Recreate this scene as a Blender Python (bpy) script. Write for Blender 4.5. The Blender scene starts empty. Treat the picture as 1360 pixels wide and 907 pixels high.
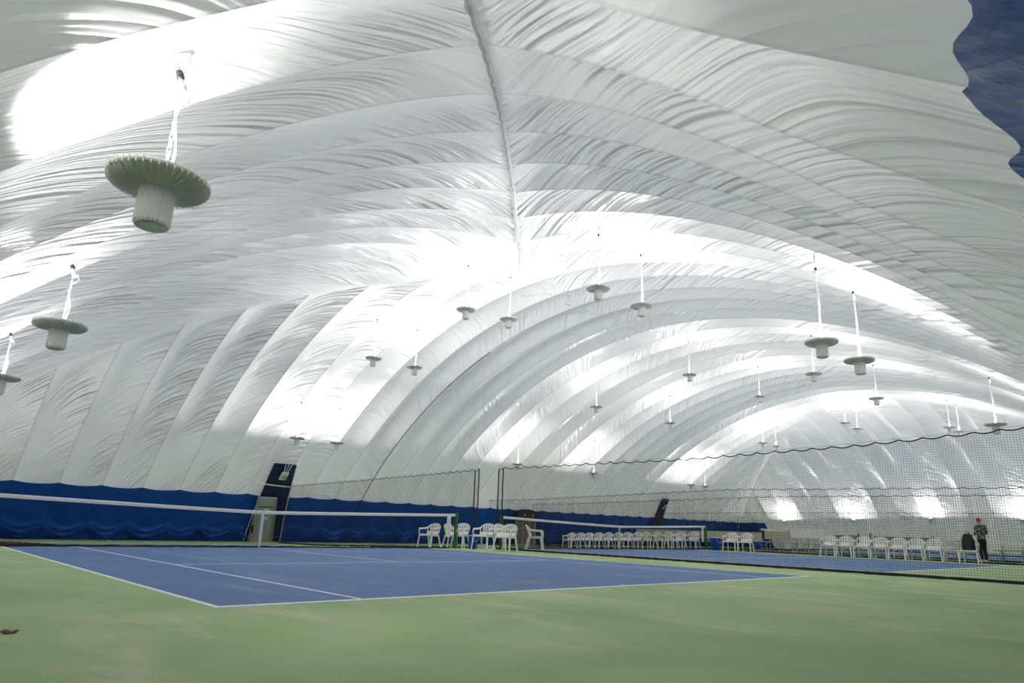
import bpy, bmesh, math, random
from mathutils import Vector, Matrix
R_ = random.Random(7)
scene = bpy.context.scene
COL = scene.collection
PI = math.pi

# ------------------------------------------------------------------ layout (metres)
# x runs along the hall, y across it, courts lie side by side; court one has its near left corner at the origin
HALF = 18.86; PITCH = 1.64; X0 = -4.4; Y0 = -6.96
X1 = X0 + 41 * PITCH; Y1 = Y0 + 23 * PITCH; YC = (Y0 + Y1) / 2
RISE = 10.0
RAD = (HALF ** 2 + RISE ** 2) / (2 * RISE); TH0 = math.asin(HALF / RAD)
NETY = 11.885
COURTS = (0.0, 14.90, 33.03, 47.93)
DIV = (13.35, 27.45, 31.4, 45.6)

def fz(y):
    if y <= NETY: return 0.0
    if y <= 23.77: return -.0315 * (y - NETY)
    return -.3744 - .008 * (y - 23.77)

# ------------------------------------------------------------------ camera
CAM = Vector((-2.27405, -5.89567, 0.69751))
CR = Vector((0.728572, -0.684237, 0.031657)); CU = Vector((-0.203691, -0.1723, 0.963754)); CF = Vector((0.653982, 0.708613, 0.264906))
cam = bpy.data.cameras.new('camera'); co = bpy.data.objects.new('camera', cam); COL.objects.link(co)
m3 = Matrix((CR, CU, -CF)).transposed(); co.matrix_world = Matrix.Translation(CAM) @ m3.to_4x4()
cam.sensor_width = 36; cam.lens = 900 / 1360 * 36; cam.clip_start = .02; cam.clip_end = 300
scene.camera = co

def pix(p):
    d = Vector(p) - CAM; w = d.dot(CF)
    return 680 + 900 * d.dot(CR) / w, 453.5 - 900 * d.dot(CU) / w
def y_at(u, x):
    """the y on the floor line x = const that stands under photo column u"""
    lo, hi = -5.0, 40.0
    for _ in range(50):
        mid = (lo + hi) / 2
        if pix((x, mid, fz(mid)))[0] > u: lo = mid
        else: hi = mid
    return lo
def x_at(u, y):
    lo, hi = -4.0, 62.0
    for _ in range(50):
        mid = (lo + hi) / 2
        if pix((mid, y, fz(y)))[0] < u: lo = mid
        else: hi = mid
    return lo

# ------------------------------------------------------------------ mesh helpers
class MB:
    def __init__(s): s.v = []; s.f = []; s.m = []
    def add(s, vs, fs, mi=0):
        o = len(s.v); s.v += [tuple(p) for p in vs]; s.f += [tuple(i + o for i in f) for f in fs]; s.m += [mi] * len(fs); return s
    def box(s, c, size, rot=None, mi=0, taper=1.0):
        hx, hy, hz = size[0] / 2, size[1] / 2, size[2] / 2
        vs = []
        for z, k in ((-hz, 1.0), (hz, taper)):
            for x, y in ((-hx, -hy), (hx, -hy), (hx, hy), (-hx, hy)): vs.append(Vector((x * k, y * k, z)))
        if rot: vs = [rot @ v for v in vs]
        vs = [v + Vector(c) for v in vs]
        return s.add(vs, [(3, 2, 1, 0), (4, 5, 6, 7), (0, 1, 5, 4), (1, 2, 6, 5), (2, 3, 7, 6), (3, 0, 4, 7)], mi)
    def tube(s, pts, r, n=6, caps=True, mi=0, flat=None, closed=False):
        """sweep; r a number or list; flat=(a,b) an elliptical section"""
        pts = [Vector(p) for p in pts]; N = len(pts); vs = []; prev = None
        for i, p in enumerate(pts):
            if closed: t = pts[(i + 1) % N] - pts[i - 1]
            else: t = pts[min(i + 1, N - 1)] - pts[max(i - 1, 0)]
            if t.length < 1e-9: t = Vector((0, 0, 1))
            t.normalize()
            if prev is None:
                a = Vector((0, 0, 1)) if abs(t.z) < .9 else Vector((1, 0, 0))
                u = t.cross(a).normalized()
            else:
                u = (prev - t * prev.dot(t))
                u = u.normalized() if u.length > 1e-6 else t.orthogonal().normalized()
            prev = u; w = t.cross(u)
            rr = r[i] if isinstance(r, (list, tuple)) else r
            fa, fb = flat if flat else (1, 1)
            for k in range(n):
                an = 2 * PI * (k + .5) / n
                vs.append(p + u * math.cos(an) * rr * fa + w * math.sin(an) * rr * fb)
        fs = []
        for i in range(N if closed else N - 1):
            j = (i + 1) % N
            for k in range(n): fs.append((i * n + k, i * n + (k + 1) % n, j * n + (k + 1) % n, j * n + k))
        if caps and not closed:
            fs.append(tuple(range(n - 1, -1, -1))); fs.append(tuple((N - 1) * n + k for k in range(n)))
        return s.add(vs, fs, mi)
    def lathe(s, prof, n=32, mi=0, mod=None, c=(0, 0, 0)):
        vs = []
        for j, (r, z) in enumerate(prof):
            for k in range(n):
                rr = r * (mod(k, j) if mod else 1); a = 2 * PI * k / n
                vs.append((c[0] + rr * math.cos(a), c[1] + rr * math.sin(a), c[2] + z))
        fs = []
        for j in range(len(prof) - 1):
            for k in range(n): fs.append((j * n + k, j * n + (k + 1) % n, (j + 1) * n + (k + 1) % n, (j + 1) * n + k))
        if prof[0][0] > 1e-4: fs.append(tuple(range(n - 1, -1, -1)))
        if prof[-1][0] > 1e-4: fs.append(tuple((len(prof) - 1) * n + k for k in range(n)))
        return s.add(vs, fs, mi)
    def sheet(s, grid, th=0.0, mi=0):
        """grid of points [i][j]; th > 0 gives it thickness along its normals"""
        A = len(grid); B = len(grid[0])
        G = [[Vector(p) for p in row] for row in grid]
        if th <= 0:
            return s.add([p for r in G for p in r], [(i * B + j, i * B + j + 1, (i + 1) * B + j + 1, (i + 1) * B + j) for i in range(A - 1) for j in range(B - 1)], mi)
        N = [[None] * B for _ in range(A)]
        for i in range(A):
            for j in range(B):
                du = G[min(i + 1, A - 1)][j] - G[max(i - 1, 0)][j]; dv = G[i][min(j + 1, B - 1)] - G[i][max(j - 1, 0)]
                c = du.cross(dv); N[i][j] = c.normalized() if c.length > 1e-9 else Vector((0, 0, 1))
        vs = [G[i][j] + N[i][j] * th / 2 for i in range(A) for j in range(B)] + [G[i][j] - N[i][j] * th / 2 for i in range(A) for j in range(B)]
        o = A * B; q = lambda i, j: i * B + j
        fs = []
        for i in range(A - 1):
            for j in range(B - 1):
                fs.append((q(i, j), q(i + 1, j), q(i + 1, j + 1), q(i, j + 1)))
                fs.append((o + q(i, j), o + q(i, j + 1), o + q(i + 1, j + 1), o + q(i + 1, j)))
        for i in range(A - 1):
            fs.append((q(i, 0), o + q(i, 0), o + q(i + 1, 0), q(i + 1, 0))); fs.append((q(i, B - 1), q(i + 1, B - 1), o + q(i + 1, B - 1), o + q(i, B - 1)))
        for j in range(B - 1):
            fs.append((q(0, j), q(0, j + 1), o + q(0, j + 1), o + q(0, j))); fs.append((q(A - 1, j), o + q(A - 1, j), o + q(A - 1, j + 1), q(A - 1, j + 1)))
        return s.add(vs, fs, mi)
    def mesh(s, name, mats, smooth=False):
        me = bpy.data.meshes.new(name); me.from_pydata(s.v, [], s.f)
        for m in (mats if isinstance(mats, (list, tuple)) else [mats]): me.materials.append(m)
        me.polygons.foreach_set('material_index', s.m)
        if smooth: me.polygons.foreach_set('use_smooth', [True] * len(s.f))
        me.update(); return me
    def obj(s, name, mats, parent=None, smooth=False, **kw):
        o = bpy.data.objects.new(name, s.mesh(name, mats, smooth)); COL.objects.link(o)
        if parent: o.parent = parent
        for k, v in kw.items(): o[k] = v
        return o

def recalc(o):
    bm = bmesh.new(); bm.from_mesh(o.data); bmesh.ops.recalc_face_normals(bm, faces=bm.faces); bm.to_mesh(o.data); bm.free()
def bevel(o, w=.01, seg=2):
    md = o.modifiers.new('bevel', 'BEVEL'); md.width = w; md.segments = seg; md.limit_method = 'ANGLE'; return o
def thing(name, label, cat, loc=(0, 0, 0), rotz=0, group=None):
    o = bpy.data.objects.new(name, None); COL.objects.link(o); o.empty_display_size = .1
    o.location = loc; o.rotation_euler = (0, 0, rotz); o['label'] = label; o['category'] = cat
    if group: o['group'] = group
    return o
def dup(root, loc, rotz, label):
    def cp(o, par):
        c = o.copy(); COL.objects.link(c)
        if par: c.parent = par
        for ch in kids.get(o, ()): cp(ch, c)
        return c
    kids = {}
    def walk(o):
        kids[o] = list(o.children)
        for c in kids[o]: walk(c)
    walk(root)
    r = cp(root, None); r.location = loc; r.rotation_euler = (0, 0, rotz); r['label'] = label
    return r
def struct(o): o['kind'] = 'structure'; return o

# ------------------------------------------------------------------ materials
def mat(name, color, rough=.5, metal=0.0, spec=.5, emit=0, emit_col=None):
    m = bpy.data.materials.new(name); m.use_nodes = True; b = m.node_tree.nodes['Principled BSDF']
    b.inputs['Base Color'].default_value = (*color, 1); b.inputs['Roughness'].default_value = rough; b.inputs['Metallic'].default_value = metal
    b.inputs['Specular IOR Level'].default_value = spec
    if emit: b.inputs['Emission Color'].default_value = (*(emit_col or color), 1); b.inputs['Emission Strength'].default_value = emit
    return m
class NT:
    def __init__(s, m): s.nt = m.node_tree; s.b = s.nt.nodes['Principled BSDF']
    def n(s, t, **kw):
        x = s.nt.nodes.new(t)
        for k, v in kw.items(): setattr(x, k, v)
        return x
    def l(s, a, b): s.nt.links.new(a, b)
    def math(s, op, a, b=None, c=None):
        x = s.n('ShaderNodeMath', operation=op)
        for i, q in enumerate((a, b, c)):
            if q is None: continue
            if isinstance(q, (int, float)): x.inputs[i].default_value = q
            else: s.l(q, x.inputs[i])
        return x.outputs[0]
    def noise(s, vec, scale, detail=3, rough=.5, dist=0.0):
        x = s.n('ShaderNodeTexNoise'); x.inputs['Scale'].default_value = scale; x.inputs['Detail'].default_value = detail
        x.inputs['Roughness'].default_value = rough; x.inputs['Distortion'].default_value = dist
        if vec is not None: s.l(vec, x.inputs['Vector'])
        return x.outputs['Fac']
    def mapr(s, v, a, b, c, d):
        x = s.n('ShaderNodeMapRange'); s.l(v, x.inputs[0])
        for i, q in enumerate((a, b, c, d)): x.inputs[1 + i].default_value = q
        return x.outputs[0]
    def comb(s, x, y, z=0.0):
        c = s.n('ShaderNodeCombineXYZ')
        for i, q in enumerate((x, y, z)):
            if isinstance(q, (int, float)): c.inputs[i].default_value = q
            else: s.l(q, c.inputs[i])
        return c.outputs[0]
    def ramp(s, v, stops):
        x = s.n('ShaderNodeValToRGB'); e = x.color_ramp.elements
        while len(e) < len(stops): e.new(.5)
        for k, (p, c) in enumerate(stops): e[k].position = p; e[k].color = (*c, 1)
        s.l(v, x.inputs[0]); return x.outputs[0]
    def mix(s, f, a, b):
        x = s.n('ShaderNodeMix', data_type='RGBA')
        if isinstance(f, (int, float)): x.inputs[0].default_value = f
        else: s.l(f, x.inputs[0])
        for i, q in ((6, a), (7, b)):
            if isinstance(q, tuple): x.inputs[i].default_value = (*q, 1)
            else: s.l(q, x.inputs[i])
        return x.outputs[2]

def fabric(name, color, rough, strength, layers, swap=None, warp_amt=1.0, taut=None):
    """coated membrane cloth: tension folds that leave one seam of a panel and sweep along it (UV in metres: u along the wall, v up it)
    layers: (length a fold runs along the panel, curve power, folds per metre, height); swap: (u0, u1, factor) turns the slant over"""
    m = mat(name, color, rough, spec=.5); t = NT(m)
    uv = t.n('ShaderNodeUVMap').outputs[0]; sp = t.n('ShaderNodeSeparateXYZ'); t.l(uv, sp.inputs[0]); u, v = sp.outputs[0], sp.outputs[1]
    up = t.math('DIVIDE', u, PITCH)
    f = t.math('FRACT', up); seam = t.math('ABSOLUTE', t.math('SUBTRACT', t.math('MULTIPLY', f, 2.0), 1.0))   # 1 at a seam
    pid = t.math('FLOOR', up)
    total = None
    warp = t.math('MULTIPLY', t.math('SUBTRACT', t.noise(t.comb(u, v, 5.0), .35, 0.0), .5), warp_amt)
    for k, (L, pw, fr, amt) in enumerate(layers):
        w = t.math('POWER', f, pw)
        run = t.math('MULTIPLY', w, L)
        if swap: run = t.math('MULTIPLY', run, t.mapr(u, swap[0], swap[1], 1.0, swap[2]))
        q = t.math('ADD', t.math('SUBTRACT', v, run), warp)
        vec = t.comb(t.math('MULTIPLY', q, fr), t.math('MULTIPLY', f, .55), t.math('MULTIPLY', pid, 3.7 + k))
        nn = t.noise(vec, 1.0, 2.0, .55, .0)
        ridge = t.math('POWER', t.math('MAXIMUM', t.math('SUBTRACT', 1.0, t.math('ABSOLUTE', t.math('MULTIPLY', t.math('SUBTRACT', nn, .5), 3.6))), 0.0), 1.5)
        mask = t.mapr(t.noise(t.comb(t.math('MULTIPLY', u, .3), t.math('MULTIPLY', v, .3), 11.0 * k + 2), 1.0, 1.0), .40, .60, .15, 1.0)
        edge = t.mapr(f, .02, .75, .12, 1.0)
        h = t.math('MULTIPLY', t.math('MULTIPLY', ridge, mask), t.math('MULTIPLY', edge, amt))
        total = h if total is None else t.math('ADD', total, h)
    if taut: total = t.math('MULTIPLY', total, t.mapr(u, taut[0], taut[1], 1.0, taut[2]))   # the vault's middle is stretched smoother
    fine = t.noise(t.comb(t.math('MULTIPLY', u, 7.0), t.math('MULTIPLY', v, 7.0), 0.0), 1.0, 3.0, .6)
    total = t.math('ADD', total, t.math('MULTIPLY', fine, .005))
    b = t.n('ShaderNodeBump'); b.inputs['Strength'].default_value = strength; b.inputs['Distance'].default_value = 1.0
    t.l(total, b.inputs['Height']); t.l(b.outputs[0], t.b.inputs['Normal'])
    tape = t.mapr(seam, .962, .982, 0.0, 1.0)   # welded seam tape, darkened further to paint crease shade between the ribs
    t.l(t.mix(t.math('MULTIPLY', tape, .55), color, tuple(c * .6 for c in color)), t.b.inputs['Base Color'])
    return m
M = {}
A = math.radians
WHITE = (.86, .865, .85)
M['far_fabric'] = fabric('white_membrane_back', WHITE, .29, 1.0, [(3.0, 1.0, 2.0, .22), (2.6, 1.0, 4.6, .06)], (17.0, 24.0, -.6), .5, (15.0, 21.0, .36))
M['near_fabric'] = fabric('white_membrane_front', WHITE, .29, 1.0, [(6.0, .6, 1.4, .17), (4.6, .7, 3.4, .040)], None, 1.0, (15.0, 24.0, .34))
M['left_fabric'] = fabric('white_membrane_left', WHITE, .29, 1.0, [(6.5, .6, 1.5, .17), (4.8, .7, 3.6, .040)])
M['right_fabric'] = fabric('white_membrane_right', WHITE, .29, 1.0, [(1.4, 1.0, 2.2, .12), (-1.0, 1.0, 5.0, .04)])
M['tarp'] = fabric('blue_skirt', (.008, .085, .45), .30, 1.0, [(1.5, 1.0, 3.0, .06), (.6, 1.0, 6.0, .02)])
for k_ in ('far', 'near', 'left', 'right'):   # the white cloth lets some daylight through
    nt = M[k_ + '_fabric'].node_tree; pb = nt.nodes['Principled BSDF']; out = nt.nodes['Material Output']
    tr = nt.nodes.new('ShaderNodeBsdfTranslucent'); tr.inputs[0].default_value = (.9, .91, .9, 1)
    mx = nt.nodes.new('ShaderNodeMixShader'); mx.inputs[0].default_value = .16
    nt.links.new(pb.outputs[0], mx.inputs[1]); nt.links.new(tr.outputs[0], mx.inputs[2]); nt.links.new(mx.outputs[0], out.inputs[0])
for n_ in ('tarp',): M[n_].node_tree.nodes['Principled BSDF'].inputs['Specular IOR Level'].default_value = .32
M['navy'] = mat('navy_fabric', (.010, .014, .085), .4)
M['white_plastic'] = mat('white_plastic', (.91, .89, .85), .35)
M['lamp_metal'] = mat('lamp_metal', (.74, .74, .70), .5, .1)
M['lamp_glass'] = mat('lamp_glass', (1, .98, .94), .2, emit=6)
M['chain'] = mat('chain_steel', (.82, .83, .83), .35, .3)
M['cord'] = mat('white_cord', (.88, .88, .87), .5)
M['black'] = mat('black_rubber', (.012, .012, .013), .5)
M['net'] = mat('black_net', (.018, .017, .018), .8, spec=.1)
M['rope'] = mat('black_rope', (.012, .012, .014), .7)
M['band'] = mat('white_band', (.78, .75, .73), .7)
M['green_post'] = mat('green_post', (.015, .16, .035), .4)
M['bin_blue'] = mat('blue_plastic', (.006, .07, .62), .3)
M['grey_metal'] = mat('grey_metal', (.42, .42, .41), .45, .4)
M['door_grey'] = mat('door_grey', (.50, .51, .52), .5, .2)
M['sign_white'] = mat('sign_white', (.85, .88, .87), .4)
M['sign_green'] = mat('sign_green', (.0, .38, .14), .4)
M['paper'] = mat('paper', (.88, .88, .90), .7)
M['wood'] = mat('pale_wood', (.52, .36, .20), .6)
M['tan'] = mat('tan_board', (.50, .45, .36), .6)
M['brown'] = mat('brown_board', (.24, .19, .16), .6)
M['leaf'] = mat('dry_leaf', (.17, .085, .055), .8)
M['hem'] = mat('brown_canvas', (.06, .035, .03), .85)
M['skin'] = mat('skin', (.55, .33, .24), .5)
M['red'] = mat('red_knit', (.55, .02, .03), .8)
M['trousers'] = mat('black_trousers', (.012, .012, .014), .8)
M['bag'] = mat('black_nylon', (.016, .014, .017), .6)
M['white_vinyl'] = mat('white_vinyl', (.80, .81, .80), .4)
m = mat('camo_jacket', (.1, .1, .1), .8); t = NT(m)
gc = t.n('ShaderNodeTexCoord').outputs['Object']
t.l(t.ramp(t.noise(gc, 11, 2), [(.40, (.045, .048, .045)), (.5, (.17, .18, .17)), (.6, (.34, .35, .33))]), t.b.inputs['Base Color']); M['jacket'] = m

def court_mat(name, base, light, worn, rough):
    m = mat(name, base, rough, spec=.35); t = NT(m)
    pos = t.n('ShaderNodeNewGeometry').outputs['Position']
    big = t.noise(pos, .45, 4, .55, .6)
    mp = t.n('ShaderNodeMapping'); mp.inputs['Scale'].default_value = (1.0, .35, 1); mp.inputs['Rotation'].default_value = (0, 0, A(-40)); t.l(pos, mp.inputs[0])
    scuff = t.noise(mp.outputs[0], 1.5, 5, .68, .3)
    grain = t.noise(pos, 120, 2, .6)
    c = t.mix(t.mapr(big, .35, .68, 0, 1), base, light)
    c = t.mix(t.math('MULTIPLY', t.mapr(scuff, .52, .70, 0, 1), .65), c, worn)
    c2 = t.n('ShaderNodeMix', data_type='RGBA', blend_type='MULTIPLY'); c2.inputs[0].default_value = 1.0
    t.l(c, c2.inputs[6]); t.l(t.ramp(t.mapr(grain, .3, .7, 0, 1), [(0, (.74, .74, .74)), (1, (1.18, 1.18, 1.18))]), c2.inputs[7])
    t.l(c2.outputs[2], t.b.inputs['Base Color'])
    b = t.n('ShaderNodeBump'); b.inputs['Strength'].default_value = .25; b.inputs['Distance'].default_value = .004
    t.l(grain, b.inputs['Height']); t.l(b.outputs[0], t.b.inputs['Normal'])
    return m
M['green_court'] = court_mat('green_court', (.305, .435, .185), (.445, .57, .28), (.66, .63, .46), .7)
M['blue_court'] = court_mat('blue_court', (.072, .160, .370), (.104, .196, .41), (.20, .28, .46), .65)
M['line'] = court_mat('court_line', (.92, .92, .90), (.94, .94, .92), (.86, .86, .85), .6)
M['line_blue'] = mat('light_blue_line', (.24, .42, .62), .6)

# ------------------------------------------------------------------ floor: one slab, court paint as its cells
rects = []   # (x0,x1,y0,y1,material index) painted in order
for cx in COURTS:
    W_, L_ = 10.97, 23.77
    rects.append((cx, cx + W_, 0, L_, 1))
    for xx in (2.435, 8.535): rects.append((cx + xx - .02, cx + xx + .02, 5.18, 18.59, 3))
    for yy in (5.18, 18.59, 9.751, 14.019): rects.append((cx + 2.435, cx + 8.535, yy - .02, yy + .02, 3))
    for xx in (0, W_ - .06): rects.append((cx + xx, cx + xx + .06, 0, L_, 2))
    for xx in (1.372, 9.548): rects.append((cx + xx, cx + xx + .05, 0, L_, 2))
    rects.append((cx, cx + W_, 0, .09, 2)); rects.append((cx, cx + W_, L_ - .09, L_, 2))
    for yy in (5.46, 18.26): rects.append((cx + 1.372, cx + 9.598, yy, yy + .05, 2))
    rects.append((cx + 5.46, cx + 5.51, 5.485, 18.285, 2))
    rects.append((cx + 5.46, cx + 5.51, 0, .2, 2)); rects.append((cx + 5.46, cx + 5.51, L_ - .2, L_, 2))
xs = sorted({round(v, 4) for r in rects for v in r[:2]} | {X0 - .4, X1 + .4})
ys = sorted({round(v, 4) for r in rects for v in r[2:4]} | {Y0 - 1.5, Y1 + .4, NETY})
fb = MB(); fb.v = [(x, y, fz(y)) for y in ys for x in xs]
for j in range(len(ys) - 1):
    for i in range(len(xs) - 1):
        mx, my = (xs[i] + xs[i + 1]) / 2, (ys[j] + ys[j + 1]) / 2; mi = 0
        for r in rects:
            if r[0] - 1e-5 < mx < r[1] + 1e-5 and r[2] - 1e-5 < my < r[3] + 1e-5: mi = r[4]
        n = len(xs); fb.f.append((j * n + i, j * n + i + 1, (j + 1) * n + i + 1, (j + 1) * n + i)); fb.m.append(mi)
struct(fb.obj('floor', [M['green_court'], M['blue_court'], M['line'], M['line_blue']]))

# ------------------------------------------------------------------ membrane
def arc(s):
    ph = -TH0 + s / RAD
    return HALF + RAD * math.sin(ph), RAD * math.cos(ph) - (RAD - RISE), ph
def s_of(t): return RAD * (math.asin(max(-1, min(1, (t - HALF) / RAD))) + TH0)
def sstep(x): x = max(0, min(1, x)); return x * x * (3 - 2 * x)
SIDES = {'near': (X0, X1), 'far': (X0, X1), 'left': (Y0, Y1), 'right': (Y0, Y1)}
def skin(side, a, s, off=0.0, bulge=True):
    """point on the membrane: a along the wall, s up the arc, off inward"""
    a0, a1 = SIDES[side]
    t, h, ph = arc(s)
    D = min(a - a0, a1 - a) - t
    f = ((a - a0) / PITCH) % 1.0
    b = 0
    if bulge:
        b = {'left': .18, 'right': .22}.get(side, .40) * (1 - (2 * f - 1) ** 2) * (.15 + .85 * sstep((s - 1.5) / 4)) * sstep(D / 1.6 + .12)
    b -= off
    t -= b * math.sin(-ph) ; h += b * math.cos(ph)
    if side == 'near': x, y = a, Y0 + t
    elif side == 'far': x, y = a, Y1 - t
    elif side == 'left': x, y = X0 + t, a
    else: x, y = X1 - t, a
    # the front wall stands steeper, its foot pulled out towards the street
    k = 1 - sstep(h / 3.9)
    if side == 'near': y -= .95 * k
    elif side in ('left', 'right'): y -= .95 * k * (1 - sstep((a - Y0 - t) / 3.5))
    return Vector((x, y, h + fz(y)))
def mem_z(x, y):
    t = min(y - Y0, Y1 - y, x - X0, X1 - x)
    return RAD * math.cos(math.asin((t - HALF) / RAD)) - (RAD - RISE) + fz(y)

def membrane(side, name, mtl, sub, rows):
    a0, a1 = SIDES[side]; n = int(round((a1 - a0) / PITCH)) * sub
    V = []; UV = []
    for i in range(n + 1):
        a = a0 + (a1 - a0) * i / n
        smax = s_of(min(HALF, a - a0, a1 - a))
        for j in range(rows + 1):
            s = smax * j / rows
            V.append(skin(side, a, s)); UV.append((a - a0, s))
    F = [(i * (rows + 1) + j, i * (rows + 1) + j + 1, (i + 1) * (rows + 1) + j + 1, (i + 1) * (rows + 1) + j) for i in range(n) for j in range(rows)]
    me = bpy.data.meshes.new(name); me.from_pydata(V, [], F); me.materials.append(mtl)
    uvl = me.uv_layers.new(name='UVMap')
    idx = [0] * len(me.loops); me.loops.foreach_get('vertex_index', idx)
    uvl.data.foreach_set('uv', [c for k in idx for c in UV[k]])
    me.polygons.foreach_set('use_smooth', [True] * len(F))
    at = me.attributes.new('sharp_edge', 'BOOLEAN', 'EDGE')
    col = lambda v: v // (rows + 1)
    at.data.foreach_set('value', [col(e.vertices[0]) == col(e.vertices[1]) and col(e.vertices[0]) % sub == 0 for e in me.edges])
    o = bpy.data.objects.new(name, me); COL.objects.link(o); return struct(o)
membrane('far', 'ceiling_back', M['far_fabric'], 10, 64)
membrane('near', 'ceiling_front', M['near_fabric'], 10, 64)
membrane('left', 'wall_left', M['left_fabric'], 12, 60)
membrane('right', 'wall_right', M['right_fabric'], 10, 50)

# blue skirt sheets along the foot of the membrane
def skirt(side, name, arange, sub, rows, top=2.95, scal=.10):
    a0, a1 = SIDES[side]; rnd = random.Random(hash(side) % 7 + 3 if False else len(side))
    n = int(round((arange[1] - arange[0]) / PITCH * sub)); V = []; UV = []
    np_ = int((a1 - a0) / PITCH) + 2
    jit = [(rnd.uniform(-.15, .2), rnd.uniform(.8, 1.35), rnd.uniform(-.15, .15)) for _ in range(np_)]
    for i in range(n + 1):
        a = arange[0] + (arange[1] - arange[0]) * i / n
        f = ((a - a0) / PITCH) % 1.0; k = min(int((a - a0) / PITCH), np_ - 1)
        tp = top + scal * (abs(2 * f - 1) ** 2.2) - .04 + (.03 * math.sin(a * 11) + .02 * math.sin(a * 6.1) + .13 * sstep((a - .3) / 1.3) if side == 'near' else 0)
        smax = s_of(min(HALF, a - a0, a1 - a)); tp = min(tp, max(.02, smax - .05))
        dz, am, sk = jit[k]
        for j in range(rows + 1):
            s = tp * j / rows
            w = .02 + .035 * (1 - (2 * f - 1) ** 2) * 0
            # swags: cloth hung from the seam points sags in nested curves over the lower half
            g = 2 * (f + sk * f * (1 - f) * 2) - 1
            for q, (c0, cw, amp) in enumerate(((.12, .09, .07), (.36, .10, .085), (.62, .09, .06))):
                c = c0 + dz * .5 + (.62 - .1 * q) * abs(g) ** 1.7
                w += 2.6 * am * amp * math.exp(-((s - c) / cw) ** 2) * (1 - .5 * abs(g)) * sstep(s / .12)
            w += .06 * math.exp(-((abs(g) - 1) / .09) ** 2) * sstep((1.5 - s) / .8) * am
            w += .012 * math.sin(a * 5.3 + s * 2.2) * sstep(s / .4) * sstep((tp - s) / .4)
            V.append(skin(side, a, s, off=w, bulge=False)); UV.append((a - a0, s))
    F = [(i * (rows + 1) + j, i * (rows + 1) + j + 1, (i + 1) * (rows + 1) + j + 1, (i + 1) * (rows + 1) + j) for i in range(n) for j in range(rows)]
    me = bpy.data.meshes.new(name); me.from_pydata(V, [], F); me.materials.append(M['tarp'])
    uvl = me.uv_layers.new(name='UVMap'); idx = [0] * len(me.loops); me.loops.foreach_get('vertex_index', idx)
    uvl.data.foreach_set('uv', [c for k in idx for c in UV[k]])
    me.polygons.foreach_set('use_smooth', [True] * len(F))
    o = bpy.data.objects.new(name, me); COL.objects.link(o); return struct(o)
skirt('far', 'baseboard_back', (X0, X1), 20, 44)
skirt('near', 'baseboard_front', (X0, X1), 24, 34, 2.93, .16)
skirt('left', 'baseboard_left', (Y0, Y1), 10, 24)
skirt('right', 'baseboard_right', (Y1 - 4.4, Y1), 12, 24)

# ruffled joint flaps: along the near left corner fold, and along one rib of the vault
def flap(name, path, width, amp, seed):
    rnd = random.Random(seed); g = []
    N = len(path)
    for i, (p, nrm, side) in enumerate(path):
        row = []
        for j in range(7):
            q = j / 6 - .5
            o = amp * (math.sin(i * 1.9 + q * 5) * .4 + rnd.uniform(-.5, .5)) * (1 - abs(q) * 1.2)
            row.append(p + side * q * width + nrm * (.03 + abs(o) + .05 * (1 - 4 * q * q)))
        g.append(row)
    return struct(MB().sheet(g).obj(name, M['white_vinyl'], smooth=True))
path = []
for i in range(150):
    tt = .6 + (HALF - 1.2) * i / 149
    s = s_of(tt); p = skin('near', X0 + tt, s, bulge=False)
    path.append((p, Vector((.35, .35, -.87)).normalized(), Vector((1, -1, 0)).normalized()))
flap('trim_1', path, .12, .06, 3)
struct(MB().tube([p + n * .10 + Vector((.012 * math.sin(i * 2.3), .012 * math.cos(i * 1.7), 0)) for i, (p, n, s_) in enumerate(path)], .022, 6).obj('trim_2', M['grey_metal'], smooth=True))  # grey tube added to stand in for the dark shade in the corner crease
def rib_flap(name, i_seam, s0, s1, side, seed):
    a = X0 + PITCH * i_seam; path = []; N = int((s1 - s0) / .09)
    for i in range(N):
        s = s0 + (s1 - s0) * i / N
        p = skin(side, a, s); n_ = (skin(side, a, s, off=.1) - p).normalized()
        path.append((p, n_, Vector((1, 0, 0))))
    return flap(name, path, .2, .07, seed)

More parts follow.
